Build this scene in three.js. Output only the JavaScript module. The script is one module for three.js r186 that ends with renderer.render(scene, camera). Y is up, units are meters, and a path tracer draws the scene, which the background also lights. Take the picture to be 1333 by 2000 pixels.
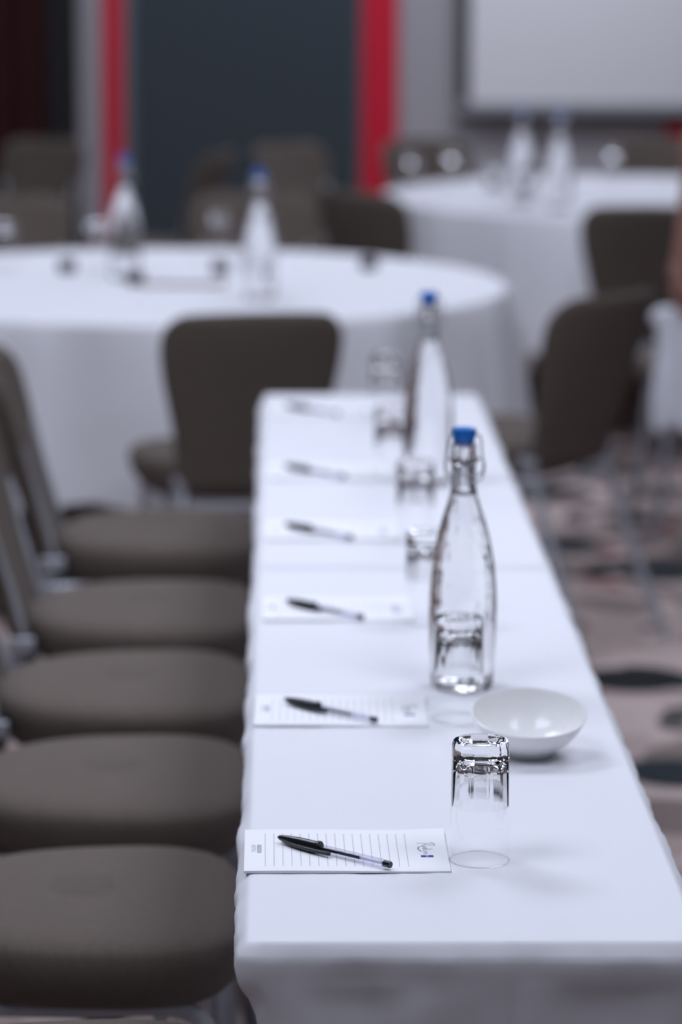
import * as THREE from 'three';
import { mergeGeometries, mergeVertices, toCreasedNormals } from 'three/addons/utils/BufferGeometryUtils.js';
import { RoundedBoxGeometry } from 'three/addons/geometries/RoundedBoxGeometry.js';
import { MarchingCubes } from 'three/addons/objects/MarchingCubes.js';
import { RectAreaLightUniformsLib } from 'three/addons/lights/RectAreaLightUniformsLib.js';
import { createNoise2D, createNoise3D } from 'simplex-noise';

// ------------------------------------------------------------------ camera, sky, exposure
const scene = new THREE.Scene();
scene.background = new THREE.Color(0x000000);
const camera = new THREE.PerspectiveCamera(18.265, 1333 / 2000, 0.1, 60);
{
  const pitch = 0.1823, yaw = 0.019, roll = 0.0041;
  const fw = new THREE.Vector3(Math.sin(yaw) * Math.cos(pitch), -Math.sin(pitch), -Math.cos(yaw) * Math.cos(pitch));
  const r0 = new THREE.Vector3(Math.cos(yaw), 0, Math.sin(yaw)), u0 = r0.clone().cross(fw);
  const r = r0.clone().multiplyScalar(Math.cos(roll)).addScaledVector(u0, Math.sin(roll));
  const u = u0.clone().multiplyScalar(Math.cos(roll)).addScaledVector(r0, -Math.sin(roll));
  camera.position.set(-0.1827, 1.6954, 2.875);
  camera.quaternion.setFromRotationMatrix(new THREE.Matrix4().makeBasis(r, u, fw.clone().negate()));
  camera.focus = 3.19;                                   // the nearest tumbler and notepad
  camera.userData.fStop = 3.35;
  camera.filmGauge = 36;
}
const renderer = new THREE.WebGLRenderer();
renderer.toneMapping = THREE.LinearToneMapping;
renderer.toneMappingExposure = 1.0;
renderer.shadowMap.enabled = true;
RectAreaLightUniformsLib.init();

// ceiling light panels: [x, z, width, depth, strength]
const LIGHT = new THREE.Color().setRGB(0.785, 0.84, 1.0);
const PANELS = [];
for (const [z, left, right] of [[0.4, 4.5, 4.3], [-2.1, 8.2, 5.0], [-4.5, 2.8, 2.6], [-6.7, 4.7, 4.9], [-10.2, 4.7, 8.2]]) PANELS.push([-1.3, z, 1.2, 1.2, left], [1.1, z, 1.2, 1.2, right]);
const CEIL = 3.1;
const nth = ['first', 'second', 'third', 'fourth', 'fifth', 'sixth'];

// ------------------------------------------------------------------ helpers
let seed = 20240611;
const rnd = () => { seed = (seed * 1664525 + 1013904223) >>> 0; return seed / 4294967296; };
const noise2 = createNoise2D(rnd), noise3 = createNoise3D(rnd);
const V = (x, y, z) => new THREE.Vector3(x, y, z);
const taken = new Map();
function numbered(name) { const n = taken.get(name) ?? 0; taken.set(name, n + 1); return n ? `${name}_${String(n).padStart(3, '0')}` : name; }
function tag(o, label, category, group, kind) { o.userData = { label, category }; if (group) o.userData.group = group; if (kind) o.userData.kind = kind; return o; }
function part(name, geometry, material, parent) { const m = new THREE.Mesh(geometry, material); m.name = name; m.castShadow = m.receiveShadow = true; parent.add(m); return m; }
function thing(name, label, category, [x, y, z] = [0, 0, 0], turn = 0, group) {
  const o = new THREE.Group(); o.name = numbered(name); o.position.set(x, y, z); o.rotation.y = turn; scene.add(o);
  return tag(o, label, category, group);
}
function solo(name, geometry, material, label, category, [x, y, z] = [0, 0, 0], turn = 0, group, kind) {
  const m = part(numbered(name), geometry, material, scene); m.position.set(x, y, z); m.rotation.y = turn;
  return tag(m, label, category, group, kind);
}
function copyOf(root, [x, y, z], turn, label, group) {
  const r = root.clone(); r.name = numbered(root.name.replace(/_\d{3}$/, '')); scene.add(r);
  r.position.set(x, y, z); r.rotation.set(0, turn, 0); r.userData = { ...root.userData, label }; if (group) r.userData.group = group;
  return r;
}
const box = (w, h, d, x = 0, y = 0, z = 0) => new THREE.BoxGeometry(w, h, d).translate(x, y, z);
const rbox = (w, h, d, r, x = 0, y = 0, z = 0, s = 2) => new RoundedBoxGeometry(w, h, d, s, r).translate(x, y, z);
const clean = (g) => { for (const k of Object.keys(g.attributes)) if (!['position', 'normal', 'uv'].includes(k)) g.deleteAttribute(k); return g; };
const merge = (list) => mergeGeometries(list.map((g) => clean(g.index ? g.toNonIndexed() : g)));
const tube = (pts, r, seg = 24, rad = 8, closed = false) => new THREE.TubeGeometry(new THREE.CatmullRomCurve3(pts, closed, 'centripetal'), seg, r, rad, closed);
const lathe = (pts, seg = 64) => { const g = new THREE.LatheGeometry(pts.map(([r, y]) => new THREE.Vector2(Math.max(r, 0), y)), seg); return toCreasedNormals(g, 0.6); };
// a smooth polyline through [r, y] points
function smooth(pts, n) { const c = new THREE.SplineCurve(pts.map(([r, y]) => new THREE.Vector2(r, y))); return c.getPoints(n).map((p) => [p.x, p.y]); }
// closed surface from rings of equal length (each an array of Vector3), ends closed to their middles
function loft(rings, uvScale = 1) {
  const n = rings[0].length, pos = [], uv = [], idx = [];
  rings.forEach((ring, i) => ring.forEach((p, j) => { pos.push(p.x, p.y, p.z); uv.push(p.x * uvScale + p.y * uvScale * 0.37, p.z * uvScale + p.y * uvScale * 0.61); }));
  for (let i = 0; i + 1 < rings.length; i++) for (let j = 0; j < n; j++) {
    const a = i * n + j, b = i * n + (j + 1) % n, c = a + n, d = b + n;
    idx.push(a, c, b, b, c, d);
  }
  for (const [i, flip] of [[0, false], [rings.length - 1, true]]) {
    const m = rings[i].reduce((s, p) => s.add(p), V(0, 0, 0)).multiplyScalar(1 / n), k = pos.length / 3;
    pos.push(m.x, m.y, m.z); uv.push(m.x * uvScale, m.z * uvScale);
    for (let j = 0; j < n; j++) { const a = i * n + j, b = i * n + (j + 1) % n; flip ? idx.push(a, k, b) : idx.push(a, b, k); }
  }
  const g = new THREE.BufferGeometry();
  g.setAttribute('position', new THREE.Float32BufferAttribute(pos, 3)); g.setAttribute('uv', new THREE.Float32BufferAttribute(uv, 2)); g.setIndex(idx);
  g.computeVertexNormals();
  return g;
}
const smoothstep = (a, b, x) => { const t = Math.min(1, Math.max(0, (x - a) / (b - a))); return t * t * (3 - 2 * t); };

// ------------------------------------------------------------------ textures
function dataTexture(n, fn, srgb) {
  const d = new Uint8Array(n * n * 4);
  for (let y = 0; y < n; y++) for (let x = 0; x < n; x++) { const c = fn(x / n, y / n, x, y), k = (y * n + x) * 4; for (let i = 0; i < 3; i++) d[k + i] = Math.max(0, Math.min(255, (Array.isArray(c) ? c[i] : c) * 255)); d[k + 3] = 255; }
  const t = new THREE.DataTexture(d, n, n); t.magFilter = t.minFilter = THREE.LinearFilter; t.wrapS = t.wrapT = THREE.RepeatWrapping;
  if (srgb) t.colorSpace = THREE.SRGBColorSpace; t.needsUpdate = true; return t;
}
const tileNoise = (u, v, f, s = 0) => { const a = u * Math.PI * 2, b = v * Math.PI * 2, k = f / (Math.PI * 2); return noise3(Math.cos(a) * k + s, Math.sin(a) * k + Math.cos(b) * k * 1.3, Math.sin(b) * k + s); };
const weave = dataTexture(256, (u, v) => 0.5 + 0.22 * Math.sin(u * Math.PI * 2 * 40) * Math.sin(v * Math.PI * 2 * 40) + 0.2 * tileNoise(u, v, 60));
const fabricTone = dataTexture(256, (u, v) => { const k = 0.86 + 0.1 * tileNoise(u, v, 70, 3) + 0.05 * tileNoise(u, v, 14, 9); return [k, k * (1 + 0.02 * tileNoise(u, v, 30, 5)), k]; });
const plaster = dataTexture(256, (u, v) => 0.5 + 0.3 * tileNoise(u, v, 40) + 0.15 * tileNoise(u, v, 90, 4));
function rep(t, x, y = x) { const c = t.clone(); c.repeat.set(x, y); c.needsUpdate = true; return c; }

function carpetTexture() {
  const n = 2048, m = 2.4, s = n / m, c = document.createElement('canvas'); c.width = c.height = n; const g = c.getContext('2d');
  const beige = '#b3a09b', taupe = '#82746f', pale = '#c8b5af', teal = '#1f292e', black = '#131517', red = '#861322', grey = '#57534f';
  g.fillStyle = beige; g.fillRect(0, 0, n, n);
  const wrap = (fn) => { for (const dx of [-n, 0, n]) for (const dy of [-n, 0, n]) { g.save(); g.translate(dx, dy); fn(); g.restore(); } };
  const disc = (x, y, r, col) => wrap(() => { g.fillStyle = col; g.beginPath(); g.arc(x * s, y * s, r * s, 0, 7); g.fill(); });
  const arc = (x, y, r, w, a0, a1, col) => wrap(() => { g.strokeStyle = col; g.lineWidth = w * s; g.lineCap = 'round'; g.beginPath(); g.arc(x * s, y * s, r * s, a0, a1); g.stroke(); });
  // a loose lattice of overlapping rings, discs, crescents and dots
  const spots = [];
  for (let i = 0; i < 6; i++) for (let j = 0; j < 6; j++) spots.push([(i + 0.25 + 0.5 * rnd() + (j % 2) * 0.5) * 0.4, (j + 0.25 + 0.5 * rnd()) * 0.4]);
  for (const [x, y] of spots) if (rnd() < 0.6) disc(x + 0.1, y + 0.12, 0.1 + 0.07 * rnd(), rnd() < 0.6 ? taupe : pale);
  for (const [x, y] of spots) { const a = rnd() * 6.28; arc(x, y, 0.15 + 0.04 * rnd(), 0.045 + 0.03 * rnd(), a, a + 2 + 2.4 * rnd(), [taupe, pale, grey, pale, black][Math.floor(rnd() * 5)]); }
  for (const [x, y] of spots) { if (rnd() < 0.62) disc(x, y, 0.075 + 0.055 * rnd(), rnd() < 0.75 ? teal : black); }
  for (const [x, y] of spots) { const a = rnd() * 6.28; if (rnd() < 0.5) arc(x, y, 0.10 + 0.05 * rnd(), 0.03, a, a + 1.2 + rnd(), rnd() < 0.6 ? black : teal); if (rnd() < 0.42) arc(x + 0.14, y - 0.1, 0.06, 0.035, a, a + 1.9, red); if (rnd() < 0.6) disc(x - 0.16, y + 0.12, 0.02 + 0.02 * rnd(), rnd() < 0.7 ? black : red); }
  const im = g.getImageData(0, 0, n, n), d = im.data;
  for (let k = 0; k < d.length; k += 4) { const f = 0.86 + 0.28 * rnd(); d[k] *= f; d[k + 1] *= f; d[k + 2] *= f; }
  g.putImageData(im, 0, 0);
  const t = new THREE.CanvasTexture(c); t.colorSpace = THREE.SRGBColorSpace; t.wrapS = t.wrapT = THREE.RepeatWrapping; t.repeat.set(1 / m, 1 / m); return t;
}
function padTexture() {
  const k = 7, w = 210 * k, h = 148 * k, c = document.createElement('canvas'); c.width = w; c.height = h; const g = c.getContext('2d');
  g.fillStyle = '#f6f6f8'; g.fillRect(0, 0, w, h);
  g.strokeStyle = '#8b8c98'; g.lineWidth = 0.45 * k;
  for (let i = 0; i < 17; i++) { const x = (21.5 + i * 9.15) * k; g.beginPath(); g.moveTo(x, 15 * k); g.lineTo(x, 132 * k); g.stroke(); }
  g.save(); g.translate(13.2 * k, 55 * k); g.rotate(Math.PI / 2); g.fillStyle = '#2b2b3a'; g.font = `bold ${6.0 * k}px sans-serif`; g.fillText('RADISSON', 0, 0, 33 * k);
  g.fillStyle = '#7c7c88'; g.font = `${5.6 * k}px sans-serif`; g.fillText('MEETINGS', 0, 5.8 * k, 33 * k); g.restore();
  // the hotel's handwritten word mark with its small blue block, turned a quarter
  g.save(); g.translate(184 * k, 48 * k); g.rotate(Math.PI / 2); g.scale(k, k); g.strokeStyle = '#23285a'; g.lineCap = 'round'; g.lineJoin = 'round';
  const line = (lw, pts) => { g.lineWidth = lw; g.beginPath(); g.moveTo(pts[0][0], pts[0][1]); for (let i = 1; i + 1 < pts.length; i++) g.quadraticCurveTo(pts[i][0], pts[i][1], (pts[i][0] + pts[i + 1][0]) / 2, (pts[i][1] + pts[i + 1][1]) / 2); g.lineTo(...pts.at(-1)); g.stroke(); };
  line(0.9, [[3, -13], [2, -6], [0, 4]]); line(0.9, [[-3, -10], [4, -15], [10, -13], [6, -7], [2, -5], [7, -3], [12, 2]]); line(1.1, [[12, 2], [18, 5], [30, 1]]);   // R with its long foot
  line(0.75, [[13, -5], [10, -5], [10, -1], [13, -2], [14, -5], [14, -1]]);                       // a
  line(0.75, [[19, -5], [16, -4], [17, -1], [20, -3], [22, -14], [20, -1]]);                      // d
  line(0.75, [[23, -5], [22, -1]]); line(0.8, [[23.6, -8], [23.7, -7.6]]);                        // i
  line(0.75, [[27, -5], [24.5, -4], [27, -2.6], [25, -1]]); line(0.75, [[31, -5], [28.5, -4], [31, -2.6], [29, -1]]);   // s s
  line(0.75, [[34, -5], [32, -3], [33, -1], [35, -3], [34, -5]]); line(0.75, [[37, -5], [36.5, -1], [38, -5], [40, -4], [39.5, -1]]);   // o n
  g.fillStyle = '#2a3390'; g.fillRect(43, -11, 7.5, 13); g.fillStyle = '#d9dcf2'; g.font = 'bold 3.6px sans-serif'; g.fillText('BLU', 43.4, -3, 6.6); g.restore();
  const t = new THREE.CanvasTexture(c); t.colorSpace = THREE.SRGBColorSpace; return t;
}

// ------------------------------------------------------------------ materials
const std = (o) => new THREE.MeshStandardMaterial(o);
const rgb = (r, g, b) => new THREE.Color().setRGB(r, g, b);
const M = {
  carpet: std({ map: carpetTexture(), roughness: 1 }),
  wall: std({ color: rgb(0.40, 0.385, 0.40), roughness: 0.9, bumpMap: rep(plaster, 6), bumpScale: 0.0006 }),
  sideWall: std({ color: rgb(0.09, 0.09, 0.105), roughness: 0.9, bumpMap: rep(plaster, 6), bumpScale: 0.0006 }),
  frontWall: std({ color: rgb(0.34, 0.36, 0.43), roughness: 0.9 }),
  ceiling: std({ color: rgb(0.16, 0.16, 0.17), roughness: 0.95 }),
  slate: std({ color: rgb(0.033, 0.046, 0.056), roughness: 0.7 }),
  slateFrame: std({ color: rgb(0.075, 0.095, 0.115), roughness: 0.6 }),
  red: std({ color: rgb(0.62, 0.004, 0.03), roughness: 0.75 }),
  black: std({ color: rgb(0.006, 0.006, 0.007), roughness: 0.85 }),
  maroon: std({ color: rgb(0.028, 0.0006, 0.001), roughness: 1 }),
  screen: std({ color: rgb(0.80, 0.78, 0.79), roughness: 0.95 }),
  screenBorder: std({ color: rgb(0.01, 0.01, 0.012), roughness: 0.8 }),
  casing: std({ color: rgb(0.28, 0.28, 0.30), roughness: 0.5 }),
  lightFrame: std({ color: rgb(0.7, 0.7, 0.7), roughness: 0.5 }),
  diffuser: std({ color: rgb(0.8, 0.8, 0.8), roughness: 0.6, emissive: LIGHT, emissiveIntensity: 1.6 }),
  cloth: std({ color: rgb(0.80, 0.80, 0.835), roughness: 0.92, bumpMap: rep(weave, 12), bumpScale: 0.00008 }),
  board: std({ color: rgb(0.45, 0.36, 0.26), roughness: 0.6 }),
  steel: std({ color: rgb(0.43, 0.445, 0.48), roughness: 0.45, metalness: 0.4 }),
  darkSteel: std({ color: rgb(0.05, 0.05, 0.055), roughness: 0.5, metalness: 0.6 }),
  fabric: std({ color: rgb(0.134, 0.107, 0.088), roughness: 1, map: rep(fabricTone, 5), bumpMap: rep(weave, 7), bumpScale: 0.0004 }),
  paper: std({ map: padTexture(), roughness: 0.85 }),
  paperEdge: std({ color: rgb(0.80, 0.80, 0.85), roughness: 0.9 }),
  kraft: std({ color: rgb(0.30, 0.18, 0.075), roughness: 0.85 }),
  glass: new THREE.MeshPhysicalMaterial({ color: 0xffffff, roughness: 0, transmission: 1, thickness: 0.01, ior: 1.5 }),
  pane: new THREE.MeshPhysicalMaterial({ color: 0xffffff, roughness: 0, transmission: 1, thickness: 0, ior: 1.5 }),
  water: new THREE.MeshPhysicalMaterial({ color: 0xffffff, roughness: 0, transmission: 1, thickness: 0.05, ior: 1.333 }),
  barrel: new THREE.MeshPhysicalMaterial({ color: rgb(0.93, 0.93, 0.97), roughness: 0.02, transmission: 1, thickness: 0, ior: 1.45 }),
  ink: std({ color: rgb(0.008, 0.009, 0.016), roughness: 0.4 }),
  inkTube: new THREE.MeshPhysicalMaterial({ color: rgb(0.86, 0.87, 0.92), roughness: 0.5, transmission: 0.5, thickness: 0 }),
  penCap: std({ color: rgb(0.009, 0.010, 0.013), roughness: 0.28 }),
  blueCap: std({ color: rgb(0.006, 0.15, 0.56), roughness: 0.35 }),
  porcelain: new THREE.MeshPhysicalMaterial({ color: rgb(0.95, 0.945, 0.93), roughness: 0.25, clearcoat: 0.4, clearcoatRoughness: 0.05 }),
  darkPot: std({ color: rgb(0.012, 0.014, 0.022), roughness: 0.4 }),
  skin: std({ color: rgb(0.27, 0.125, 0.095), roughness: 0.55 }),
  hair: std({ color: rgb(0.012, 0.009, 0.008), roughness: 0.6 }),
  shirt: std({ color: rgb(0.03, 0.03, 0.035), roughness: 0.95 }),
  trousers: std({ color: rgb(0.02, 0.02, 0.024), roughness: 0.95 }),
  shoe: std({ color: rgb(0.01, 0.01, 0.01), roughness: 0.4 }),
  napkin: std({ color: rgb(0.76, 0.77, 0.82), roughness: 0.95 }),
};

// ------------------------------------------------------------------ the room
const X0 = -4.4, X1 = 4.4, Z0 = -11.8, Z1 = 5;
const uvMetres = (g, fu, fv) => { const p = g.attributes.position, uv = []; for (let i = 0; i < p.count; i++) uv.push(fu(p.getX(i), p.getY(i), p.getZ(i)), fv(p.getX(i), p.getY(i), p.getZ(i))); g.setAttribute('uv', new THREE.Float32BufferAttribute(uv, 2)); return g; };
const struct = (name, g, m, label, category) => { const o = part(name, g, m, scene); return tag(o, label, category, undefined, 'structure'); };
struct('floor', uvMetres(box(X1 - X0 + 0.4, 0.1, Z1 - Z0 + 0.4, 0, -0.05, (Z0 + Z1) / 2), (x) => x, (x, y, z) => z), M.carpet, 'beige carpet patterned with dark discs, rings and red crescents', 'carpet');
struct('ceiling', box(X1 - X0 + 0.4, 0.1, Z1 - Z0 + 0.4, 0, CEIL + 0.05, (Z0 + Z1) / 2), M.ceiling, 'plain ceiling of the meeting room', 'ceiling');
struct('wall_back', box(X1 - X0, CEIL, 0.15, 0, CEIL / 2, Z0 - 0.075), M.wall, 'lilac grey wall behind the projection screen and red stripes', 'wall');
struct('wall_left', box(0.15, CEIL, Z1 - Z0 + 0.3, X0 - 0.075, CEIL / 2, (Z0 + Z1) / 2), M.sideWall, 'side wall beyond the left picture edge', 'wall');
struct('wall_right', box(0.15, CEIL, Z1 - Z0 + 0.3, X1 + 0.075, CEIL / 2, (Z0 + Z1) / 2), M.sideWall, 'side wall beyond the right picture edge', 'wall');
struct('wall_front', box(X1 - X0, CEIL, 0.15, 0, CEIL / 2, Z1 + 0.075), M.frontWall, 'wall at the end of the room behind the viewer', 'wall');
{ // slate door between the two red stripes
  const d = new THREE.Group(); d.name = 'door_1'; scene.add(d); tag(d, 'large dark slate panel door between two red stripes', 'door', undefined, 'structure');
  part('panel', rbox(1.0, 2.3, 0.04, 0.006, -0.351, 1.16, Z0 + 0.02), M.slate, d);
  const f = 0.028;
  part('frame', merge([box(f, 2.34, 0.05, -0.865, 1.17, Z0 + 0.025), box(f, 2.34, 0.05, 0.163, 1.17, Z0 + 0.025), box(1.056, f, 0.05, -0.351, 2.354, Z0 + 0.025)]), M.slateFrame, d);
}
struct('trim_1', box(0.09, CEIL - 0.02, 0.03, -0.952, CEIL / 2, Z0 + 0.015), M.red, 'narrow red wall stripe left of the slate door', 'wall stripe');
struct('trim_2', box(0.165, CEIL - 0.02, 0.03, 0.264, CEIL / 2, Z0 + 0.015), M.red, 'wide red wall stripe right of the slate door', 'wall stripe');
struct('trim_3', box(0.13, CEIL - 0.02, 0.12, -1.175, CEIL / 2, Z0 + 0.06), M.black, 'black upright post beside the dark maroon curtain', 'post');
struct('trim_4', box(0.5, 0.25, 0.03, 1.83, 0.68, Z0 + 0.015), M.red, 'red wall patch below the right end of the screen', 'wall stripe');
{ // maroon curtain with folds
  const n = 160, pos = [], idx = [];
  for (let s = 0; s < 2; s++) for (let i = 0; i <= n; i++) { const x = -3.3 + 2.06 * i / n, z = Z0 + 0.1 + 0.035 * Math.sin(i * 0.55) + 0.012 * noise2(i * 0.13, 2) - s * 0.012; pos.push(x, 0.02, z, x, CEIL - 0.03, z); }
  const m = (n + 1) * 2;
  for (let i = 0; i < n; i++) { const a = i * 2; idx.push(a, a + 2, a + 1, a + 1, a + 2, a + 3); const b = m + a; idx.push(b, b + 1, b + 2, b + 1, b + 3, b + 2); }
  const g = new THREE.BufferGeometry(); g.setAttribute('position', new THREE.Float32BufferAttribute(pos, 3)); g.setIndex(idx); g.computeVertexNormals();
  solo('curtain', g, M.maroon, 'very dark maroon curtain at the far left of the back wall', 'curtain');
}
// ceiling light panels
PANELS.forEach(([x, z, w, d, k], i) => {
  const t = thing('ceiling_light', `rectangular ceiling light panel, ${x < 0 ? 'left' : 'right'} row, ${nth[i >> 1]} from the viewer`, 'ceiling light', [x, CEIL, z], 0, 'ceiling light panels');
  const f = 0.03;
  part('frame', merge([box(w + 2 * f, 0.05, f, 0, -0.025, d / 2 + f / 2), box(w + 2 * f, 0.05, f, 0, -0.025, -d / 2 - f / 2), box(f, 0.05, d, w / 2 + f / 2, -0.025, 0), box(f, 0.05, d, -w / 2 - f / 2, -0.025, 0)]), M.lightFrame, t);
  part('diffuser', box(w, 0.02, d, 0, -0.02, 0), M.diffuser, t);
  const l = new THREE.RectAreaLight(LIGHT, k, w, d); l.position.set(x, CEIL - 0.045, z); l.rotation.x = -Math.PI / 2; l.castShadow = true; scene.add(l);
});
{ // projection screen on the back wall
  const t = thing('projection_screen', 'white projection screen with black border on the back wall', 'projection screen', [1.62, 0, Z0 + 0.09]);
  const w = 1.9, y0 = 0.895, h = 1.3;
  part('fabric', box(w, h, 0.004, 0, y0 + h / 2, 0), M.screen, t);
  part('border', merge([box(0.05, h + 0.05, 0.008, -w / 2 - 0.022, y0 + h / 2, 0), box(0.05, h + 0.05, 0.008, w / 2 + 0.022, y0 + h / 2, 0), box(w, 0.05, 0.008, 0, y0 + h + 0.025, 0)]), M.screenBorder, t);
  part('bottom_bar', rbox(w + 0.1, 0.05, 0.03, 0.008, 0, y0 - 0.02, 0), M.casing, t);
  part('lower_border', box(w + 0.1, 0.04, 0.012, 0, y0 - 0.062, -0.01), M.screenBorder, t);
  part('housing', rbox(w + 0.2, 0.12, 0.11, 0.02, 0, y0 + h + 0.1, -0.02), M.casing, t);
}

// ------------------------------------------------------------------ narrow tables with their stretch covers
const TOP = 0.75, TW = 0.455;
function coverGeometry(L, hue, nearEnd) {
  const nx = 36, nz = 120, pos = [], uv = [], idx = [], W = TW;
  const inset0 = 0.016;
  const topY = (x, z) => 0.0007 * noise2(x * 7 + hue, z * 5) + 0.0004 * noise2(x * 22, z * 16 + hue) + 0.0005 * Math.exp(-(((x - 0.02) / 0.003) ** 2)) + 0.0004 * Math.exp(-(((z + L / 2) / 0.004) ** 2));
  const P = (i, j) => j * (nx + 1) + i;
  for (let j = 0; j <= nz; j++) for (let i = 0; i <= nx; i++) {
    const x = (i / nx - 0.5) * (W - 2 * inset0), z = -inset0 - (j / nz) * (L - 2 * inset0);
    const e = Math.min(i, nx - i, j, nz - j) === 0 ? 0 : 1;
    pos.push(x, e * topY(x, z), z); uv.push(x, z);
  }
  for (let j = 0; j < nz; j++) for (let i = 0; i < nx; i++) idx.push(P(i, j), P(i + 1, j), P(i, j + 1), P(i + 1, j), P(i + 1, j + 1), P(i, j + 1));
  const ring = [];
  for (let i = 0; i < nx; i++) ring.push([P(i, 0), 0, 1]);
  for (let j = 0; j < nz; j++) ring.push([P(nx, j), 1, 0]);
  for (let i = nx; i > 0; i--) ring.push([P(i, nz), 0, -1]);
  for (let j = nz; j > 0; j--) ring.push([P(0, j), -1, 0]);
  const corner = new Map([[P(0, 0), [-1, 1]], [P(nx, 0), [1, 1]], [P(nx, nz), [1, -1]], [P(0, nz), [-1, -1]]]);
  // [outward from the top grid's edge, drop, how far the sheet waves]
  const prof = [[0.003, 0.0006, 0.0], [0.0062, 0.0028, 0.1], [0.0098, 0.0066, 0.3], [0.0130, 0.0104, 0.6], [0.0155, 0.0136, 0.9], [0.0166, 0.020, 1], [0.0162, 0.030, 1], [0.0145, 0.038, 0.8], [0.010, 0.045, 0.5], [0.003, 0.053, 0.4], [-0.004, 0.068, 0.5], [-0.009, 0.095, 0.8], [-0.013, 0.14, 1.2], [-0.018, 0.22, 1.6], [-0.024, 0.34, 2], [-0.026, 0.5, 2], [-0.022, 0.62, 2], [-0.016, 0.735, 2]];
  let prev = ring.map((r) => r[0]);
  for (const [out, drop, wave] of prof) {
    const now = [];
    ring.forEach(([g, ox, oz]) => {
      const x = pos[g * 3], z = pos[g * 3 + 2]; let [dx, dz] = corner.get(g) ?? [ox, oz]; if (corner.has(g)) { dx *= 0.86; dz *= 0.86; }
      const s = x * 3.1 + z * 2.7 + (ox !== 0 ? ox * 11 : oz * 17);
      let n = 0.0028 * noise2(s * 1.9 + hue, drop * 6) + 0.0016 * noise2(s * 6.5, drop * 9 + hue);
      let dent = 0;
      if (oz === 1 && nearEnd) { // soft dents and one upright fold on the near end
        const dd = (cx, cy, sx, sy, a) => { dent += a * Math.exp(-(((x - cx) / sx) ** 2) - (((drop - cy) / sy) ** 2)); };
        dd(-0.11, 0.062, 0.045, 0.018, -0.006); dd(-0.06, 0.08, 0.03, 0.03, 0.005); dd(0.02, 0.2, 0.006, 0.16, 0.006); dd(0.032, 0.2, 0.008, 0.16, -0.006); dd(0.14, 0.06, 0.05, 0.014, -0.004);
      }
      // concave between the legs on the long sides
      if (ox !== 0 && drop > 0.05) dent -= 0.016 * Math.sin(Math.PI * Math.min(1, -z / L)) * smoothstep(0.05, 0.2, drop);
      const o = out + n * wave + dent, oEnd = Math.max(out, drop > 0.025 ? (nearEnd && z > -0.1 ? 0.0160 : 0.006) : 0) + n * wave + dent;
      now.push(pos.length / 3); pos.push(x * (oz !== 0 && out < 0.0115 && drop > 0.04 ? 1 - (0.0115 - out) / (W / 2) : 1) + (oz !== 0 && !corner.has(g) ? 0 : dx * (corner.has(g) && out < 0.0115 && drop > 0.04 ? 0.0115 : o)), -drop + 0.0007 * noise2(s * 4, 7) * wave, z + dz * (oz !== 0 ? oEnd : corner.has(g) ? oEnd : o)); uv.push(x + ox * drop, z + oz * drop);
    });
    for (let k = 0; k < ring.length; k++) { const a = prev[k], b = prev[(k + 1) % ring.length], c = now[k], d = now[(k + 1) % ring.length]; idx.push(a, c, b, b, c, d); }
    prev = now;
  }
  const g = new THREE.BufferGeometry();
  g.setAttribute('position', new THREE.Float32BufferAttribute(pos, 3)); g.setAttribute('uv', new THREE.Float32BufferAttribute(uv, 2)); g.setIndex(idx); g.computeVertexNormals();
  return g;
}
[[0, 1.792, 'near', 1.3], [-1.8, 1.80, 'far', 7.7]].forEach(([z, L, which, hue]) => {
  const t = thing('training_table', which === 'near' ? 'narrow folding table under the nearer white cover' : 'narrow folding table under the farther white cover', 'table', [0, 0, z], 0, 'narrow tables end to end');
  part('tabletop', rbox(TW - 0.03, 0.026, L - 0.03, 0.005, 0, TOP - 0.0165, -L / 2), M.board, t);
  for (const lx of [-0.15, 0.15]) for (const lz of [-0.16, -L + 0.16]) part('leg', new THREE.CylinderGeometry(0.0125, 0.0125, TOP - 0.03, 12).translate(lx, (TOP - 0.03) / 2, lz), M.darkSteel, t);
  for (const lz of [-0.16, -L + 0.16]) part('crossbar', new THREE.CylinderGeometry(0.01, 0.01, 0.3, 10).rotateZ(Math.PI / 2).translate(0, 0.18, lz), M.darkSteel, t);
  solo('table_cover', coverGeometry(L, hue, which === 'near'), M.cloth, which === 'near' ? 'white fitted cover of the nearer narrow table with notepads and bowl' : 'white fitted cover of the farther narrow table, behind the seam', 'tablecloth', [0, TOP, z], 0, 'white fitted covers');
});

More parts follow.
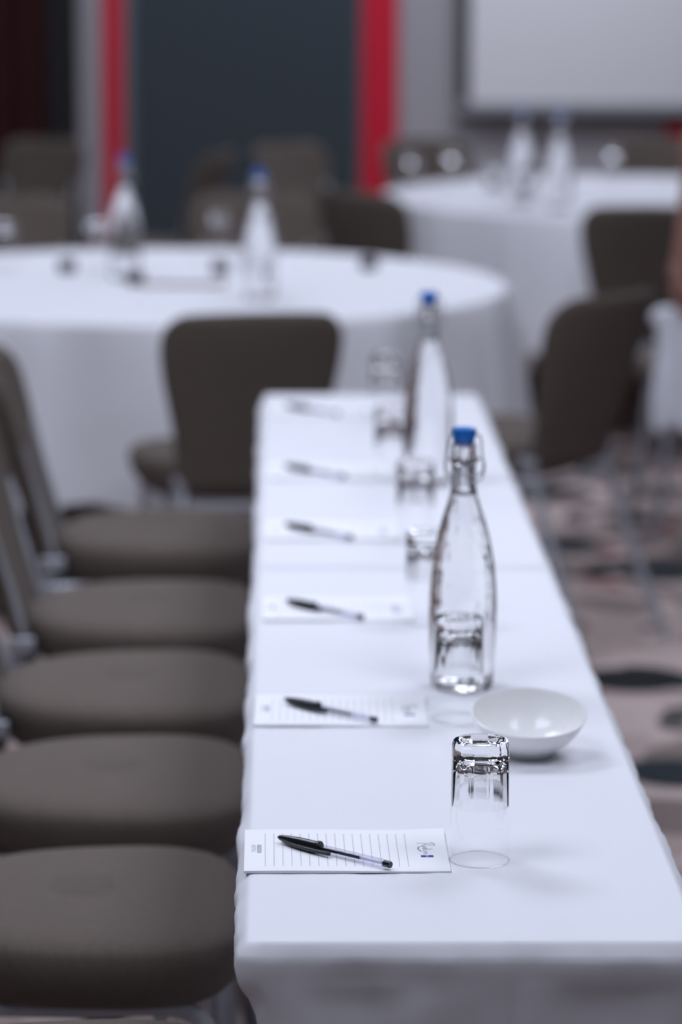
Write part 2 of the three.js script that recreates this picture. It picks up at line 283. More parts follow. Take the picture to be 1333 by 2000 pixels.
// ------------------------------------------------------------------ round tables
function roundCloth(R, hem, h) {
  const N = 288, pos = [], uv = [], idx = [];
  const F = (a) => { // irregular upright folds
    const k = 0.6 * Math.cos(13 * a + 1.6 * noise2(Math.cos(a) * 1.4 + h, Math.sin(a) * 1.4)) + 0.5 * noise2(Math.cos(a) * 3.2 + h, Math.sin(a) * 3.2 + 4) + 0.25 * noise2(Math.cos(a) * 8, Math.sin(a) * 8 + h);
    return k;
  };
  const rings = [];
  for (const r of [0.15, 0.3, 0.45, 0.6, 0.72, 0.82, 0.9, 0.96]) rings.push([r * R, 0, 0]);
  rings.push([R - 0.012, 0.0006, 0], [R - 0.004, 0.003, 0.02], [R, 0.009, 0.06], [R + 0.003, 0.02, 0.12]);
  const D = TOP - hem;
  for (let k = 1; k <= 14; k++) { const t = k / 14; rings.push([R + 0.004 + 0.045 * t ** 0.8, 0.02 + (D - 0.02) * t, 0.12 + 0.88 * t ** 0.75]); }
  pos.push(0, 0, 0); uv.push(0, 0);
  rings.forEach(([r, drop, w]) => {
    for (let j = 0; j < N; j++) {
      const a = j / N * Math.PI * 2, f = F(a), rr = r + w * 0.06 * f, c = Math.cos(a), s = Math.sin(a);
      const y = drop ? -drop - w * w * 0.018 * f : 0.0012 * noise2(r * c * 4 + h, r * s * 4);
      pos.push(rr * c, y, rr * s); uv.push(rr * c, rr * s + drop);
    }
  });
  for (let j = 0; j < N; j++) idx.push(0, 1 + (j + 1) % N, 1 + j);
  for (let i = 0; i + 1 < rings.length; i++) for (let j = 0; j < N; j++) { const a = 1 + i * N + j, b = 1 + i * N + (j + 1) % N, c = a + N, d = b + N; idx.push(a, b, c, b, d, c); }
  const g = new THREE.BufferGeometry();
  g.setAttribute('position', new THREE.Float32BufferAttribute(pos, 3)); g.setAttribute('uv', new THREE.Float32BufferAttribute(uv, 2)); g.setIndex(idx); g.computeVertexNormals();
  return g;
}
const ROUND = [[-0.50, -5.66, 0.925, 'nearer round table at the left', 'nearer round table behind the narrow tables', 2.1], [1.10, -8.50, 0.925, 'farther round table below the projection screen', 'farther round table below the projection screen', 9.4]];
ROUND.forEach(([x, z, R, l1, l2, h]) => {
  const t = thing('round_table', `folding table under the cloth of the ${l1}`, 'table', [x, 0, z], 0, 'round tables');
  part('tabletop', new THREE.CylinderGeometry(R - 0.012, R - 0.012, 0.028, 72).translate(0, TOP - 0.0165, 0), M.board, t);
  for (const [lx, lz] of [[0.4, 0.35], [-0.4, 0.35], [0.4, -0.35], [-0.4, -0.35]]) part('leg', new THREE.CylinderGeometry(0.014, 0.014, TOP - 0.03, 12).translate(lx, (TOP - 0.03) / 2, lz), M.darkSteel, t);
  solo('round_tablecloth', roundCloth(R, 0.30, h), M.cloth, `white draped cloth on the ${l2}`, 'tablecloth', [x, TOP, z], 0, 'white round tablecloths');
});

// ------------------------------------------------------------------ upholstered chairs, built facing +x, origin under the seat's middle
function makeChair() {
  const t = new THREE.Group(); t.name = numbered('banquet_chair'); scene.add(t);
  // seat: rounded plan, wider at the front, softly crowned
  const plan = (a, k) => { const c = Math.cos(a), s = Math.sin(a), e = c < 0 ? 0.86 : 0.62; const x = 0.212 * Math.sign(c) * Math.abs(c) ** e, half = 0.222 + 0.022 * (x / 0.212); return [x * k, half * Math.sign(s) * Math.abs(s) ** e * k]; };
  const prof = [[0.5, 0.405], [0.82, 0.406], [0.89, 0.412], [0.935, 0.424], [0.968, 0.438], [0.99, 0.455], [1, 0.469], [0.99, 0.481], [0.96, 0.491], [0.88, 0.498], [0.75, 0.502], [0.5, 0.505], [0.2, 0.506]];
  part('seat', loft(prof.map(([k, y]) => Array.from({ length: 48 }, (_, j) => { const [x, z] = plan(-j / 48 * Math.PI * 2, k); return V(x, y - (x > 0.15 ? (x - 0.15) ** 2 * 2.2 : 0), z); }))), M.fabric, t);
  // back: flared panel, hollow towards the sitter, leaning back
  const y0 = 0.425, y1 = 0.845, H = y1 - y0, nv = 30, na = 40, rings = [];
  for (let i = 0; i <= nv; i++) {
    const v = i / nv, u = 1 - Math.cos(v * Math.PI) ; const q = u / 2;             // denser near both ends
    let w = 0.163 + 0.044 * smoothstep(0.15, 0.85, q);
    const topR = 0.062 / H, botR = 0.035 / H;
    if (q > 1 - topR) { const k = (q - (1 - topR)) / topR; w -= 0.058 * (1 - Math.sqrt(Math.max(0, 1 - k * k))); }
    if (q < botR) { const k = 1 - q / botR; w -= 0.03 * (1 - Math.sqrt(Math.max(0, 1 - k * k))); }
    const th = 0.021 * Math.min(1, Math.sqrt(Math.max(0.02, Math.min(1, q / 0.05, (1 - q) / 0.05))));
    rings.push(Array.from({ length: na }, (_, j) => {
      const a = j / na * Math.PI * 2, c = Math.cos(a), s = Math.sin(a), z = w * Math.sign(c) * Math.abs(c) ** 0.75, uu = z / 0.207;
      const y = y0 + H * q + 0.012 * (1 - uu * uu) * smoothstep(0.8, 1, q);
      const lean = -0.205 - 0.145 * q - 0.012 * q * q + 0.045 * uu * uu * q + 0.012 * uu * uu;
      return V(lean + th * Math.sign(s) * Math.abs(s) ** 0.7, y, z);
    }));
  }
  part('backrest', loft(rings), M.fabric, t);
  // steel frame: each rear leg runs up the edge of the back
  const tr = 0.012;
  for (const s of [-1, 1]) {
    part('rear_leg', tube([V(-0.385, 0.003, s * 0.172), V(-0.30, 0.2, s * 0.160), V(-0.222, 0.40, s * 0.148), V(-0.206, 0.45, s * 0.147), V(-0.222, 0.53, s * 0.149), V(-0.248, 0.62, s * 0.160), V(-0.264, 0.69, s * 0.172)], tr, 40, 10), M.steel, t);
    part('front_leg', tube([V(0.205, 0.003, s * 0.195), V(0.175, 0.2, s * 0.187), V(0.155, 0.38, s * 0.178), V(0.13, 0.402, s * 0.175), V(0.0, 0.402, s * 0.165), V(-0.215, 0.402, s * 0.147)], tr, 40, 10), M.steel, t);
    part('bracket', rbox(0.05, 0.028, 0.014, 0.005, -0.205, 0.452, s * 0.158), M.steel, t);
  }
  part('crossbar', new THREE.CylinderGeometry(0.009, 0.009, 0.36, 10).rotateX(Math.PI / 2).translate(0.1, 0.395, 0), M.steel, t);
  part('crossbar', new THREE.CylinderGeometry(0.009, 0.009, 0.29, 10).rotateX(Math.PI / 2).translate(-0.2, 0.395, 0), M.steel, t);
  return t;
}
const chair0 = makeChair();
[-0.31, -0.985, -1.575, -2.145, -2.73, -3.46].forEach((z, i) => {
  const label = `brown upholstered chair along the narrow tables, ${['seat edge only, at the bottom picture edge', 'first whole seat from the viewer', 'second whole seat from the viewer', 'third whole seat from the viewer', 'fourth whole seat from the viewer', 'farthest one with its back at the left edge'][i]}`;
  const turn = [0.0, 0.03, -0.02, 0.02, -0.03, 0.02][i];
  const g = 'chairs along the narrow tables';
  if (i === 0) { chair0.position.set(-0.43, 0, z); chair0.rotation.y = turn; tag(chair0, label, 'chair', g); } else copyOf(chair0, [-0.43 - 0.004 * (i % 2), 0, z], turn, label, g);
});
// free chairs: middle of the top of the back (x, z), where it faces (dx, dz)
const facing = (bx, bz, dx, dz, label, group) => { const n = Math.hypot(dx, dz); dx /= n; dz /= n; return copyOf(chair0, [bx + 0.345 * dx, 0, bz + 0.345 * dz], Math.atan2(-dz, dx), label, group); };
const G1 = 'chairs around the round tables';
facing(-0.238, -4.11, -0.19, -1, 'brown chair seen from behind, tucked under the nearer round table beyond the notepads', G1);
facing(0.605, -4.52, -0.76, -0.65, 'brown chair on the patterned carpet right of the narrow tables, turned sideways', G1);
facing(0.94, -6.86, 0.1, -1, 'dark chair back in front of the farther round table at the right edge', G1);
facing(1.40, -6.10, -1, 0.05, 'brown chair beside the person, only its seat front in view', G1);
facing(-0.265, -7.36, -0.1, 1, 'grey brown chair facing us behind the bottle on the nearer round table', G1);
facing(0.04, -7.40, 1, -0.95, 'dark brown chair between the two round tables seen from behind', G1);
facing(0.365, -9.88, 0.72, 1.3, 'brown chair below the wide red stripe behind the farther round table', G1);
facing(1.335, -10.06, -0.24, 1.4, 'brown chair behind the farther round table below the screen', G1);
facing(-0.185, -9.68, 0.75, 0.7, 'brown chair turned half sideways in front of the slate door', G1);
facing(-0.40, -9.22, -1, -0.25, 'chair with pale top edge and dark back before the slate door', G1);
facing(-1.06, -7.22, 0.45, 1.4, 'brown chair behind the glass at the left edge of the nearer round table', G1);
facing(-1.10, -9.85, -0.5, 0.8, 'dark grey chair in front of the maroon curtain', G1);

// ------------------------------------------------------------------ notepads and pens
function padGeometry(curl) {
  const w = 0.21, d = 0.148, nx = 28, nz = 16, th = 0.0016, pos = [], uv = [], idx = [];
  const lift = (x, z) => curl * (0.0012 * (0.5 + 0.5 * Math.sin(x / w * 5.2 + 0.4)) * (z > 0 ? 0 : 1) + 0.0022 * Math.max(0, -z / d - 0.75) ** 1 * 1.0 + 0.0016 * Math.exp(-((x - w) ** 2 + (z + d) ** 2) / 0.0012));
  for (let s = 0; s < 2; s++) for (let j = 0; j <= nz; j++) for (let i = 0; i <= nx; i++) { const x = w * i / nx, z = -d * j / nz; pos.push(x, lift(x, z) * (1 - s) + (s ? 0 : th), z); uv.push(i / nx, j / nz); }
  const P = (i, j, s) => s * (nx + 1) * (nz + 1) + j * (nx + 1) + i;
  for (let j = 0; j < nz; j++) for (let i = 0; i < nx; i++) idx.push(P(i, j, 0), P(i + 1, j, 0), P(i, j + 1, 0), P(i + 1, j, 0), P(i + 1, j + 1, 0), P(i, j + 1, 0));
  const nTop = idx.length;
  for (let j = 0; j < nz; j++) for (let i = 0; i < nx; i++) idx.push(P(i, j, 1), P(i, j + 1, 1), P(i + 1, j, 1), P(i + 1, j, 1), P(i, j + 1, 1), P(i + 1, j + 1, 1));
  const edge = (a, b) => idx.push(a, a + (nx + 1) * (nz + 1), b, b, a + (nx + 1) * (nz + 1), b + (nx + 1) * (nz + 1));
  for (let i = 0; i < nx; i++) { edge(P(i, 0, 0), P(i + 1, 0, 0)); edge(P(i + 1, nz, 0), P(i, nz, 0)); }
  for (let j = 0; j < nz; j++) { edge(P(nx, j, 0), P(nx, j + 1, 0)); edge(P(0, j + 1, 0), P(0, j, 0)); }
  const make = (ids) => { const g = new THREE.BufferGeometry(); g.setAttribute('position', new THREE.Float32BufferAttribute(pos, 3)); g.setAttribute('uv', new THREE.Float32BufferAttribute(uv, 2)); g.setIndex(ids); const h = g.toNonIndexed(); h.computeVertexNormals(); return toCreasedNormals(h, 0.5); };
  return [make(idx.slice(0, nTop)), make(idx.slice(nTop))];
}
function makePad() {
  const t = new THREE.Group(); t.name = numbered('notepad'); scene.add(t);
  const [top, rest] = padGeometry(1);
  part('top_sheet', top, M.paper, t); part('sheets', rest, M.paperEdge, t);
  return t;
}
const pad0 = makePad();
const where = ['nearest the viewer beside the nearest tumbler', 'second from the viewer, left of the water bottle', 'third from the viewer, just before the cover seam', 'fourth from the viewer, just past the cover seam', 'fifth from the viewer on the farther cover', 'sixth, at the far end of the narrow tables'];
const padAt = [[-0.2205, -0.2304, 0.005], [-0.216, -0.831, -0.012], [-0.209, -1.418, 0.01], [-0.210, -2.005, -0.008], [-0.207, -2.56, 0.006], [-0.205, -3.27, -0.01]];
padAt.forEach(([x, z, a], i) => { const l = `white lined notepad ${where[i]}`, g = 'notepads on the narrow tables'; if (i) copyOf(pad0, [x, TOP + 0.0008, z], a, l, g); else { pad0.position.set(x, TOP + 0.0008, z); pad0.rotation.y = a; tag(pad0, l, 'notepad', g); } });

function makePen() { // along +x, cap tip at 0, lying on y = 0, the clip on the +z side
  const t = new THREE.Group(); t.name = numbered('ballpoint_pen'); scene.add(t);
  const R = 0.0043, cy = 0.0048;
  const hex = new THREE.Shape(); for (let i = 0; i <= 6; i++) { const a = i * Math.PI / 3; i ? hex.lineTo(R * Math.cos(a), R * Math.sin(a)) : hex.moveTo(R * Math.cos(a), R * Math.sin(a)); }
  const hole = new THREE.Path(); hole.absarc(0, 0, 0.0021, 0, Math.PI * 2, true); hex.holes.push(hole);
  part('barrel', new THREE.ExtrudeGeometry(hex, { depth: 0.108, bevelEnabled: false, curveSegments: 16 }).rotateY(Math.PI / 2).translate(0.040, cy, 0), M.barrel, t);
  const refill = part('refill', new THREE.CylinderGeometry(0.0016, 0.0016, 0.094, 14).rotateZ(Math.PI / 2).translate(0.091, cy, 0), M.inkTube, t);
  part('ink', new THREE.CylinderGeometry(0.00185, 0.00185, 0.070, 14).rotateZ(Math.PI / 2).translate(0.075, cy, 0), M.ink, refill);
  const cap = part('cap', new THREE.LatheGeometry([[0, 0], [0.0016, 0.0004], [0.0030, 0.004], [0.0043, 0.014], [0.0050, 0.026], [0.0052, 0.034], [0.0053, 0.0525], [0.0061, 0.0535], [0.0061, 0.0565], [0.0054, 0.0573], [0, 0.0573]].map(([r, y]) => new THREE.Vector2(r, y)), 28).rotateZ(-Math.PI / 2).translate(0, 0.0061, 0), M.penCap, t);
  const clip = new THREE.Shape(); clip.moveTo(0.006, 0.0015); clip.bezierCurveTo(0.025, 0.0105, 0.05, 0.0115, 0.0745, 0.0098); clip.bezierCurveTo(0.0775, 0.0092, 0.0775, 0.0072, 0.0745, 0.0070); clip.lineTo(0.056, 0.0062); clip.lineTo(0.03, 0.0028); clip.closePath();
  part('clip', new THREE.ExtrudeGeometry(clip, { depth: 0.0026, bevelEnabled: true, bevelSize: 0.0005, bevelThickness: 0.0005, bevelSegments: 2, curveSegments: 12 }).translate(0, 0, -0.0013).rotateX(Math.PI / 2).translate(0, 0.0042, 0), M.penCap, cap);
  part('end_plug', new THREE.CylinderGeometry(0.0034, 0.0034, 0.0085, 18).rotateZ(Math.PI / 2).translate(0.1452, cy, 0).toNonIndexed(), M.penCap, t);
  return t;
}
const pen0 = makePen();
const penAt = [[-0.186, -0.331, -0.70], [-0.179, -0.934, -0.74], [-0.176, -1.518, -0.79], [-0.177, -2.10, -0.80], [-0.177, -2.658, -0.80], [-0.175, -3.375, -0.80]];
penAt.forEach(([x, z, a], i) => { const l = `black capped pen on the notepad ${where[i]}`, g = 'pens on the notepads', y = TOP + 0.0034; if (i) copyOf(pen0, [x, y, z], a, l, g); else { pen0.position.set(x, y, z); pen0.rotation.y = a; tag(pen0, l, 'pen', g); } });

// ------------------------------------------------------------------ upturned tumblers
function tumblerGeometry() {
  // outer wall up from the rim, over the thick base, back down the inside
  const outer = [[0.0300, 0.058], [0.02985, 0.075], [0.0297, 0.09], [0.0295, 0.112], [0.0294, 0.118], [0.0292, 0.1215], [0.0287, 0.1242], [0.0277, 0.1262], [0.0262, 0.1270], [0.0250, 0.1271], [0.0225, 0.1269], [0.0210, 0.1264], [0.0195, 0.1254], [0.0180, 0.1249], [0.012, 0.1247], [0.006, 0.1246], [0, 0.1246]];
  const inner = [[0, 0.1095], [0.010, 0.1093], [0.018, 0.1083], [0.0228, 0.1058], [0.0252, 0.1012], [0.0266, 0.094], [0.0279, 0.082], [0.0292, 0.068], [0.0300, 0.058]];
  return lathe([...outer, ...inner], 72);
}
const tumbler0 = new THREE.Group(); tumbler0.name = numbered('tumbler'); scene.add(tumbler0);
part('base', tumblerGeometry(), M.glass, tumbler0);
part('wall', new THREE.LatheGeometry([[0.0306, 0.0005], [0.0305, 0.012], [0.0303, 0.03], [0.0300, 0.058]].map(([r, y]) => new THREE.Vector2(r, y)), 72), M.pane, tumbler0);
part('rim', new THREE.TorusGeometry(0.0306, 0.0005, 10, 96).rotateX(Math.PI / 2).translate(0, 0.0005, 0), M.glass, tumbler0);
tag(tumbler0, 'clear upturned tumbler nearest the viewer beside the first notepad', 'glass', 'upturned tumblers');
tumbler0.position.set(0.021, TOP + 0.0008, -0.278);
const putTumbler = (x, z, label) => copyOf(tumbler0, [x, TOP + 0.0008, z], rnd() * 6, label, 'upturned tumblers');
putTumbler(0.031, -0.868, 'upturned tumbler directly in front of the nearer water bottle');
putTumbler(0.018, -1.417, 'upturned tumbler before the cover seam, half behind the nearer bottle');
putTumbler(0.026, -2.002, 'upturned tumbler in front of the farther bottle on the narrow tables');
putTumbler(0.008, -2.575, 'upturned tumbler left of the farther bottle on the narrow tables');
putTumbler(0.021, -3.249, 'upturned tumbler at the far end of the narrow tables');
putTumbler(-0.361, -6.30, 'upturned tumbler left of the front bottle on the nearer round table');
putTumbler(-0.952, -5.98, 'upturned tumbler at the left picture edge on the nearer round table');
putTumbler(-0.70, -6.02, 'upturned tumbler just left of the rear bottle on the nearer round table');
putTumbler(0.29, -8.62, 'left of two upturned tumblers at the left side of the farther round table');
putTumbler(0.44, -8.80, 'right of two upturned tumblers at the left side of the farther round table');
putTumbler(1.05, -9.02, 'upturned tumbler right of the bottles on the farther round table');
putTumbler(0.55, -8.05, 'upturned tumbler left of the bottles on the farther round table');
putTumbler(0.64, -7.83, 'upturned tumbler between and before the bottles on the farther round table');

// ------------------------------------------------------------------ swing-top water bottles
function makeBottle() {
  const t = new THREE.Group(); t.name = numbered('water_bottle'); scene.add(t);
  const out = smooth([[0.0355, 0.0], [0.0392, 0.004], [0.0402, 0.012], [0.0412, 0.035], [0.0425, 0.075], [0.0427, 0.112], [0.0405, 0.145], [0.0358, 0.178], [0.0288, 0.208], [0.0215, 0.232], [0.0170, 0.248], [0.0152, 0.262], [0.0150, 0.284]], 56);
  const lip = [[0.0152, 0.2845], [0.0172, 0.287], [0.0176, 0.290], [0.0172, 0.294], [0.0156, 0.296], [0.0152, 0.300], [0.0156, 0.306], [0.0152, 0.309], [0.0140, 0.310], [0.0108, 0.310], [0.0104, 0.308]];
  const inn = smooth([[0.0112, 0.28], [0.0114, 0.262], [0.0132, 0.248], [0.0178, 0.231], [0.0252, 0.207], [0.0324, 0.177], [0.0372, 0.144], [0.0394, 0.112], [0.0392, 0.075], [0.0380, 0.035], [0.0366, 0.016], [0.032, 0.009], [0.018, 0.0105]], 50);
  const base = [[0, 0.0045], [0.022, 0.003], [0.030, 0.0004]];
  part('glass_body', lathe([...base, ...out, ...lip, ...inn, [0, 0.0115]], 80), M.glass, t);
  // water reaches just into the glass so that no air lies between them
  const level = 0.247, wat = [[0, 0.0108], [0.018, 0.0098], [0.0325, 0.0083]];
  for (const [r, y] of inn.slice().reverse()) if (y > 0.012 && y < level) wat.push([r + 0.0004, y]);
  wat.push([0.0137, level], [0.0128, level - 0.0006], [0.009, level - 0.0012], [0, level - 0.0014]);
  part('water', lathe(wat, 80), M.water, t);
  const st = part('stopper', lathe([[0, 0.3065], [0.0095, 0.3065], [0.0102, 0.3095], [0.0118, 0.3105], [0.0132, 0.3165], [0.0148, 0.321], [0.0152, 0.327], [0.0146, 0.3292], [0.012, 0.3303], [0, 0.3307]], 40), M.blueCap, t);
  const wire = [];
  for (const s of [-1, 1]) {
    wire.push(tube([V(s * 0.0135, 0.3205, 0), V(s * 0.0185, 0.321, 0), V(s * 0.0208, 0.316, 0), V(s * 0.0222, 0.300, 0), V(s * 0.0238, 0.286, 0.001), V(s * 0.0232, 0.276, 0.002), V(s * 0.0195, 0.2705, 0.001), V(s * 0.0158, 0.2715, 0)], 0.0012, 36, 8));
    wire.push(tube([V(s * 0.0158, 0.2905, 0), V(s * 0.0205, 0.2915, 0.002), V(s * 0.0242, 0.288, 0.004), V(s * 0.0246, 0.279, 0.008), V(s * 0.0205, 0.268, 0.014), V(s * 0.012, 0.2645, 0.0185), V(0, 0.2635, 0.0205)], 0.0011, 36, 8));
  }
  part('wire_bail', merge(wire), M.steel, t);
  part('neck_collar', new THREE.TorusGeometry(0.0158, 0.0012, 8, 40).rotateX(Math.PI / 2).translate(0, 0.2715, 0), M.steel, t);
  return t;
}
const bottle0 = makeBottle();
bottle0.position.set(0.045, TOP + 0.0008, -1.037); bottle0.rotation.y = 0.06; tag(bottle0, 'clear swing-top water bottle with blue stopper behind the white bowl', 'bottle', 'swing-top water bottles');
const putBottle = (x, z, a, label) => copyOf(bottle0, [x, TOP + 0.0008, z], a, label, 'swing-top water bottles');
putBottle(0.069, -2.53, -0.1, 'blue-stoppered water bottle on the farther narrow table');
putBottle(-0.239, -5.264, 0.4, 'blue-stoppered water bottle before the grey chair on the nearer round table');
putBottle(-0.608, -5.753, 0.9, 'blue-stoppered water bottle before the left red stripe on the nearer round table');
putBottle(0.755, -7.90, 0.2, 'right one of two water bottles below the projection screen');
putBottle(0.645, -8.15, 1.2, 'left one of two water bottles below the projection screen');

// ------------------------------------------------------------------ bowl
{
  const slant = (g) => { const p = g.attributes.position; for (let k = 0; k < p.count; k++) { const y = p.getY(k), w = smoothstep(0.006, 0.03, y); p.setY(k, y * (1 + w * (0.10 - 4.3 * p.getZ(k)))); } g.computeVertexNormals(); return toCreasedNormals(g, 0.7); };   // rim higher at the far side
  const o = smooth([[0.024, 0.004], [0.032, 0.006], [0.047, 0.016], [0.059, 0.030], [0.0668, 0.0445]], 24), i = smooth([[0.0652, 0.0448], [0.057, 0.031], [0.045, 0.0185], [0.030, 0.0095], [0.014, 0.0075], [0, 0.0072]], 24);
  solo('bowl', slant(lathe([[0, 0.0025], [0.022, 0.0025], [0.0225, 0.0], [0.0265, 0.0], [0.0272, 0.005], ...o.slice(2), [0.0668, 0.0453], [0.066, 0.0457], ...i], 96)), M.porcelain, 'small white porcelain bowl on the nearer narrow table', 'bowl', [0.104, TOP + 0.0008, -0.700]);
}

// ------------------------------------------------------------------ things on the round tables
{
  const s = thing('paper_stack', 'white paper stack with tan edge between the bottles on the nearer round table', 'papers', [-0.445, TOP + 0.0012, -5.62], 0.04);
  part('backing_board', rbox(0.225, 0.007, 0.155, 0.001, 0, 0.0035, 0), M.kraft, s); part('sheets', rbox(0.212, 0.007, 0.15, 0.001, 0, 0.0105, -0.002), M.paperEdge, s);
  const pot = lathe([[0, 0.001], [0.016, 0.001], [0.018, 0], [0.022, 0.003], [0.0255, 0.014], [0.0248, 0.026], [0.0225, 0.032], [0.0205, 0.032], [0.022, 0.025], [0.021, 0.012], [0, 0.008]], 40);
  for (const [x, z, l] of [[-0.775, -5.90, 'left of the rear bottle'], [-0.352, -5.86, 'beside the paper stack'], [0.06, -5.98, 'at the right side'], [-0.575, -5.60, 'before the rear bottle']]) solo('table_pot', pot, M.darkPot, `small dark round pot on the nearer round table, ${l}`, 'pot', [x, TOP + 0.0014, z], 0, 'dark pots on the nearer round table');
}

// ------------------------------------------------------------------ the person at the right edge, holding a white cloth
function fieldMesh(res, centre, half, sdf) { // marching cubes over a cube round centre
  const mc = new MarchingCubes(res, undefined, false, false, 400000); mc.isolation = 0;
  const n = mc.size, h = mc.halfsize;
  for (let z = 0; z < n; z++) for (let y = 0; y < n; y++) for (let x = 0; x < n; x++) mc.field[z * n * n + y * n + x] = -sdf(centre[0] + (x - h) / h * half, centre[1] + (y - h) / h * half, centre[2] + (z - h) / h * half);
  mc.update();
  const g = new THREE.BufferGeometry(), c = mc.count, p = new Float32Array(c * 3);
  for (let i = 0; i < c; i++) for (let k = 0; k < 3; k++) p[i * 3 + k] = centre[k] + mc.positionArray[i * 3 + k] * half;
  g.setAttribute('position', new THREE.BufferAttribute(p, 3)); g.setAttribute('normal', new THREE.BufferAttribute(mc.normalArray.slice(0, c * 3), 3));
  g.setAttribute('uv', new THREE.BufferAttribute(new Float32Array(c * 2), 2));
  return g;
}
const capsule = (x, y, z, [ax, ay, az, ra, bx, by, bz, rb]) => { const ux = bx - ax, uy = by - ay, uz = bz - az, px = x - ax, py = y - ay, pz = z - az; const t = Math.min(1, Math.max(0, (px * ux + py * uy + pz * uz) / (ux * ux + uy * uy + uz * uz + 1e-9))); return Math.hypot(px - ux * t, py - uy * t, pz - uz * t) - (ra + (rb - ra) * t); };
const smin = (a, b, k) => { const h = Math.max(k - Math.abs(a - b), 0) / k; return Math.min(a, b) - h * h * k * 0.25; };
const union = (bones, k) => (x, y, z) => { let d = 9; for (const b of bones) d = smin(d, capsule(x, y, z, b), k); return d; };
{
  const P = thing('person', 'person at the right edge, bare forearm hanging, white cloth in the hand', 'person', [1.13, 0, -5.30], 0);
  // local frame: y up, facing -x (towards the narrow tables); the hand that is in view hangs beside the hip at z +
  // the visible arm is on the -x side: facing the viewer (+z)
  const arm = [[-0.18, 1.385, 0, 0.052, -0.235, 1.13, -0.01, 0.043], [-0.235, 1.13, -0.01, 0.041, -0.285, 0.86, 0.05, 0.026]];
  const armR = [[0.18, 1.385, 0, 0.052, 0.225, 1.13, -0.01, 0.043], [0.225, 1.13, -0.01, 0.041, 0.245, 0.87, 0.05, 0.026]];
  const torso = [[-0.13, 1.365, 0, 0.072, 0.13, 1.365, 0, 0.072], [-0.1, 1.385, -0.01, 0.06, 0, 1.46, -0.01, 0.055], [0.1, 1.385, -0.01, 0.06, 0, 1.46, -0.01, 0.055], [-0.07, 1.34, 0, 0.115, -0.055, 1.05, 0, 0.10], [0.07, 1.34, 0, 0.115, 0.055, 1.05, 0, 0.10], [-0.07, 1.0, 0, 0.105, 0.07, 1.0, 0, 0.105], [-0.08, 0.92, -0.01, 0.105, 0.08, 0.92, -0.01, 0.105]];
  const legs = [-1, 1].flatMap((s) => [[s * 0.09, 0.88, 0, 0.09, s * 0.10, 0.49, 0.01, 0.06], [s * 0.10, 0.49, 0.01, 0.057, s * 0.11, 0.09, -0.02, 0.038], [s * 0.11, 0.05, -0.03, 0.036, s * 0.12, 0.035, 0.14, 0.03]]);
  const neck = [[0, 1.44, -0.01, 0.056, 0, 1.54, 0.01, 0.05]];
  const body = fieldMesh(120, [0, 0.88, 0], 0.92, union([...torso, ...neck, ...arm, ...armR, ...legs], 0.045));
  const headBones = [[0, 1.66, -0.005, 0.082, 0, 1.68, -0.02, 0.085], [0, 1.60, 0.03, 0.055, 0, 1.57, 0.045, 0.038], [0, 1.54, 0, 0.05, 0, 1.6, 0.0, 0.055], [0, 1.645, 0.085, 0.010, 0, 1.615, 0.103, 0.013], [-0.075, 1.64, 0, 0.016, -0.082, 1.61, 0, 0.012], [0.075, 1.64, 0, 0.016, 0.082, 1.61, 0, 0.012], [-0.02, 1.578, 0.076, 0.007, 0.02, 1.578, 0.076, 0.007], [-0.045, 1.668, 0.066, 0.012, -0.018, 1.668, 0.075, 0.010], [0.045, 1.668, 0.066, 0.012, 0.018, 1.668, 0.075, 0.010]];
  const head = fieldMesh(72, [0, 1.63, 0.01], 0.14, (x, y, z) => { let d = union(headBones, 0.018)(x, y, z); for (const s of [-1, 1]) d = Math.max(d, -(Math.hypot(x - s * 0.032, y - 1.645, z - 0.088) - 0.013)); return d; });
  // the hand grips the cloth: palm, four curled fingers of different lengths, thumb from the side of the palm
  const hx = -0.297, hy = 0.79, hz = 0.065;
  const hand = [[-0.285, 0.87, 0.048, 0.025, hx, hy + 0.03, hz - 0.012, 0.024], [hx, hy + 0.04, hz - 0.026, 0.016, hx, hy - 0.015, hz - 0.034, 0.013], [hx, hy + 0.04, hz + 0.006, 0.016, hx, hy - 0.015, hz + 0.03, 0.013], [hx, hy + 0.03, hz - 0.01, 0.017, hx, hy - 0.018, hz, 0.014]];
  [[0.032, 0.034, 0.025], [0.011, 0.038, 0.028], [-0.011, 0.035, 0.026], [-0.032, 0.028, 0.021]].forEach(([dz, l1, l2]) => { const x1 = hx - 0.004, y1 = hy - 0.018; hand.push([x1, y1, hz + dz, 0.0095, x1 + 0.006, y1 - l1, hz + dz * 1.02, 0.0088], [x1 + 0.006, y1 - l1, hz + dz * 1.02, 0.0088, x1 + 0.03, y1 - l1 - l2 * 0.55, hz + dz * 1.02, 0.0082], [x1 + 0.03, y1 - l1 - l2 * 0.55, hz + dz * 1.02, 0.0082, x1 + 0.042, y1 - l1 + 0.004, hz + dz * 1.02, 0.0076]); });
  hand.push([hx + 0.004, hy + 0.03, hz + 0.024, 0.014, hx + 0.016, hy - 0.002, hz + 0.046, 0.011], [hx + 0.016, hy - 0.002, hz + 0.046, 0.0105, hx + 0.03, hy - 0.034, hz + 0.038, 0.009]);
  const handG = fieldMesh(76, [hx, 0.79, hz], 0.125, union(hand, 0.010));
  // the other hand hangs open, fingers slightly curled
  const gx = 0.248, gy = 0.80, gz = 0.062, open = [[0.245, 0.875, 0.048, 0.026, gx, gy + 0.03, gz - 0.008, 0.022], [gx, gy + 0.04, gz - 0.024, 0.015, gx, gy - 0.02, gz - 0.03, 0.012], [gx, gy + 0.04, gz + 0.008, 0.015, gx, gy - 0.02, gz + 0.03, 0.012], [gx, gy + 0.03, gz - 0.006, 0.016, gx, gy - 0.022, gz, 0.013]];
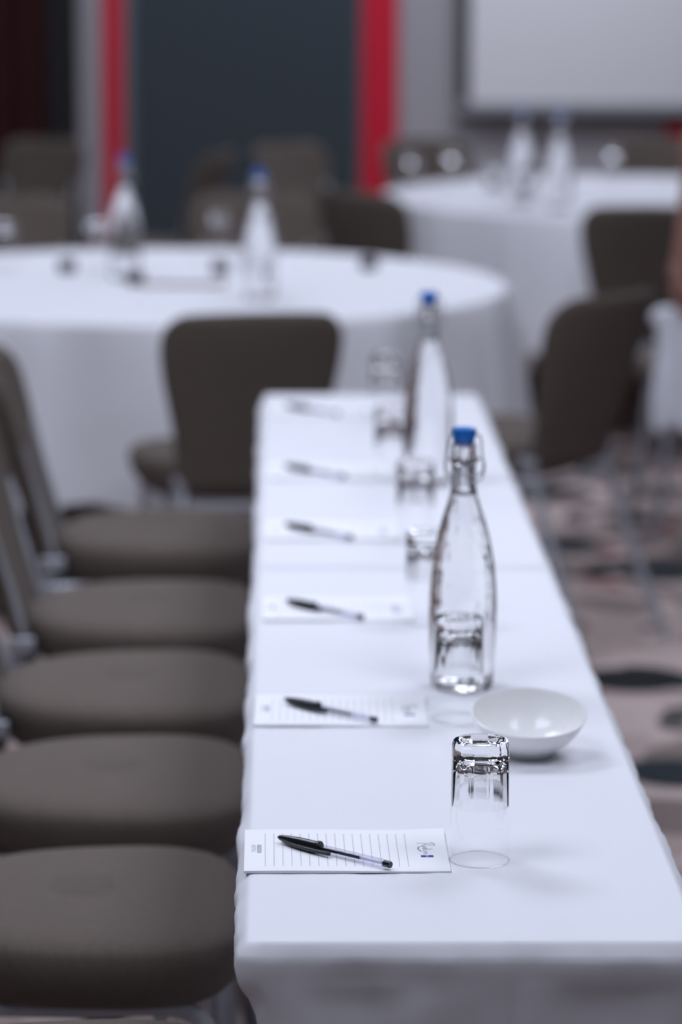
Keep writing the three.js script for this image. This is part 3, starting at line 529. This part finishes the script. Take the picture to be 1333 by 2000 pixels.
  [[0.032, 0.036, 0.032], [0.011, 0.041, 0.036], [-0.011, 0.038, 0.033], [-0.031, 0.030, 0.026]].forEach(([dz, l1, l2]) => open.push([gx, gy - 0.022, gz + dz, 0.0095, gx - 0.006, gy - 0.022 - l1, gz + dz * 1.08, 0.0086], [gx - 0.006, gy - 0.022 - l1, gz + dz * 1.08, 0.0086, gx - 0.022, gy - 0.022 - l1 - l2, gz + dz * 1.1, 0.0074]));
  open.push([gx - 0.004, gy + 0.03, gz + 0.024, 0.013, gx - 0.014, gy - 0.004, gz + 0.05, 0.0105], [gx - 0.014, gy - 0.004, gz + 0.05, 0.0105, gx - 0.02, gy - 0.04, gz + 0.056, 0.0088]);
  const openG = fieldMesh(76, [gx, 0.79, gz], 0.125, union(open, 0.010));
  part('body', merge([body, head, handG, openG]), M.skin, P);
  part('hair', fieldMesh(56, [0, 1.67, -0.01], 0.14, (x, y, z) => Math.max(capsule(x, y, z, [0, 1.665, -0.01, 0.089, 0, 1.685, -0.022, 0.093]), 1.655 - y + Math.max(0, z - 0.03) * 2.2 - Math.max(0, -z) * 1.2)), M.hair, P);
  part('shirt', fieldMesh(92, [0, 1.17, 0], 0.40, (x, y, z) => { const d = union([...torso, [-0.18, 1.385, 0, 0.058, -0.21, 1.2, -0.008, 0.056], [0.18, 1.385, 0, 0.058, 0.215, 1.2, -0.008, 0.056]], 0.045)(x, y, z) - 0.009; return Math.max(d, 0.86 - y, y - 1.475); }), M.shirt, P);
  part('trousers', fieldMesh(100, [0, 0.53, 0], 0.52, (x, y, z) => Math.max(union([...torso.slice(5), ...[-1, 1].flatMap((s) => [[s * 0.09, 0.88, 0, 0.1, s * 0.10, 0.49, 0.01, 0.075], [s * 0.10, 0.49, 0.01, 0.075, s * 0.11, 0.07, -0.02, 0.062]])], 0.04)(x, y, z) - 0.006, 0.055 - y, y - 1.0)), M.trousers, P);
  for (const s of [-1, 1]) part('shoe', fieldMesh(40, [s * 0.115, 0.06, 0.05], 0.19, (x, y, z) => Math.max(union([[s * 0.11, 0.045, -0.045, 0.046, s * 0.122, 0.034, 0.16, 0.038], [s * 0.11, 0.07, -0.03, 0.045, s * 0.115, 0.05, 0.06, 0.042]], 0.03)(x, y, z), 0.001 - y)), M.shoe, P);
  // the cloth hangs in soft folds from the closed fingers
  const rings = [];
  for (let i = 0; i <= 26; i++) {
    const v = i / 26, y = 0.735 - 0.315 * v, a = 0.052 + 0.02 * Math.sin(v * 2.4) - 0.012 * smoothstep(0.15, 0.35, v) + (v < 0.14 ? 0.02 * Math.sin(v / 0.14 * Math.PI) : 0), b = 0.016 + 0.012 * v;
    rings.push(Array.from({ length: 64 }, (_, j) => { const t = -j / 64 * Math.PI * 2, w = 1 + 0.22 * v * Math.cos(5 * t + 1 + v) + 0.12 * Math.cos(9 * t + 2); return V(a * Math.cos(t) * w, y + 0.012 * v * Math.cos(3 * t), b * Math.sin(t) * w * 1.6); }));
  }
  solo('cloth_napkin', loft(rings.reverse()), M.napkin, 'white folded cloth hanging from the hand at the right edge', 'cloth', [1.13 + hx + 0.012, 0, -5.30 + hz]);
}

renderer.render(scene, camera);
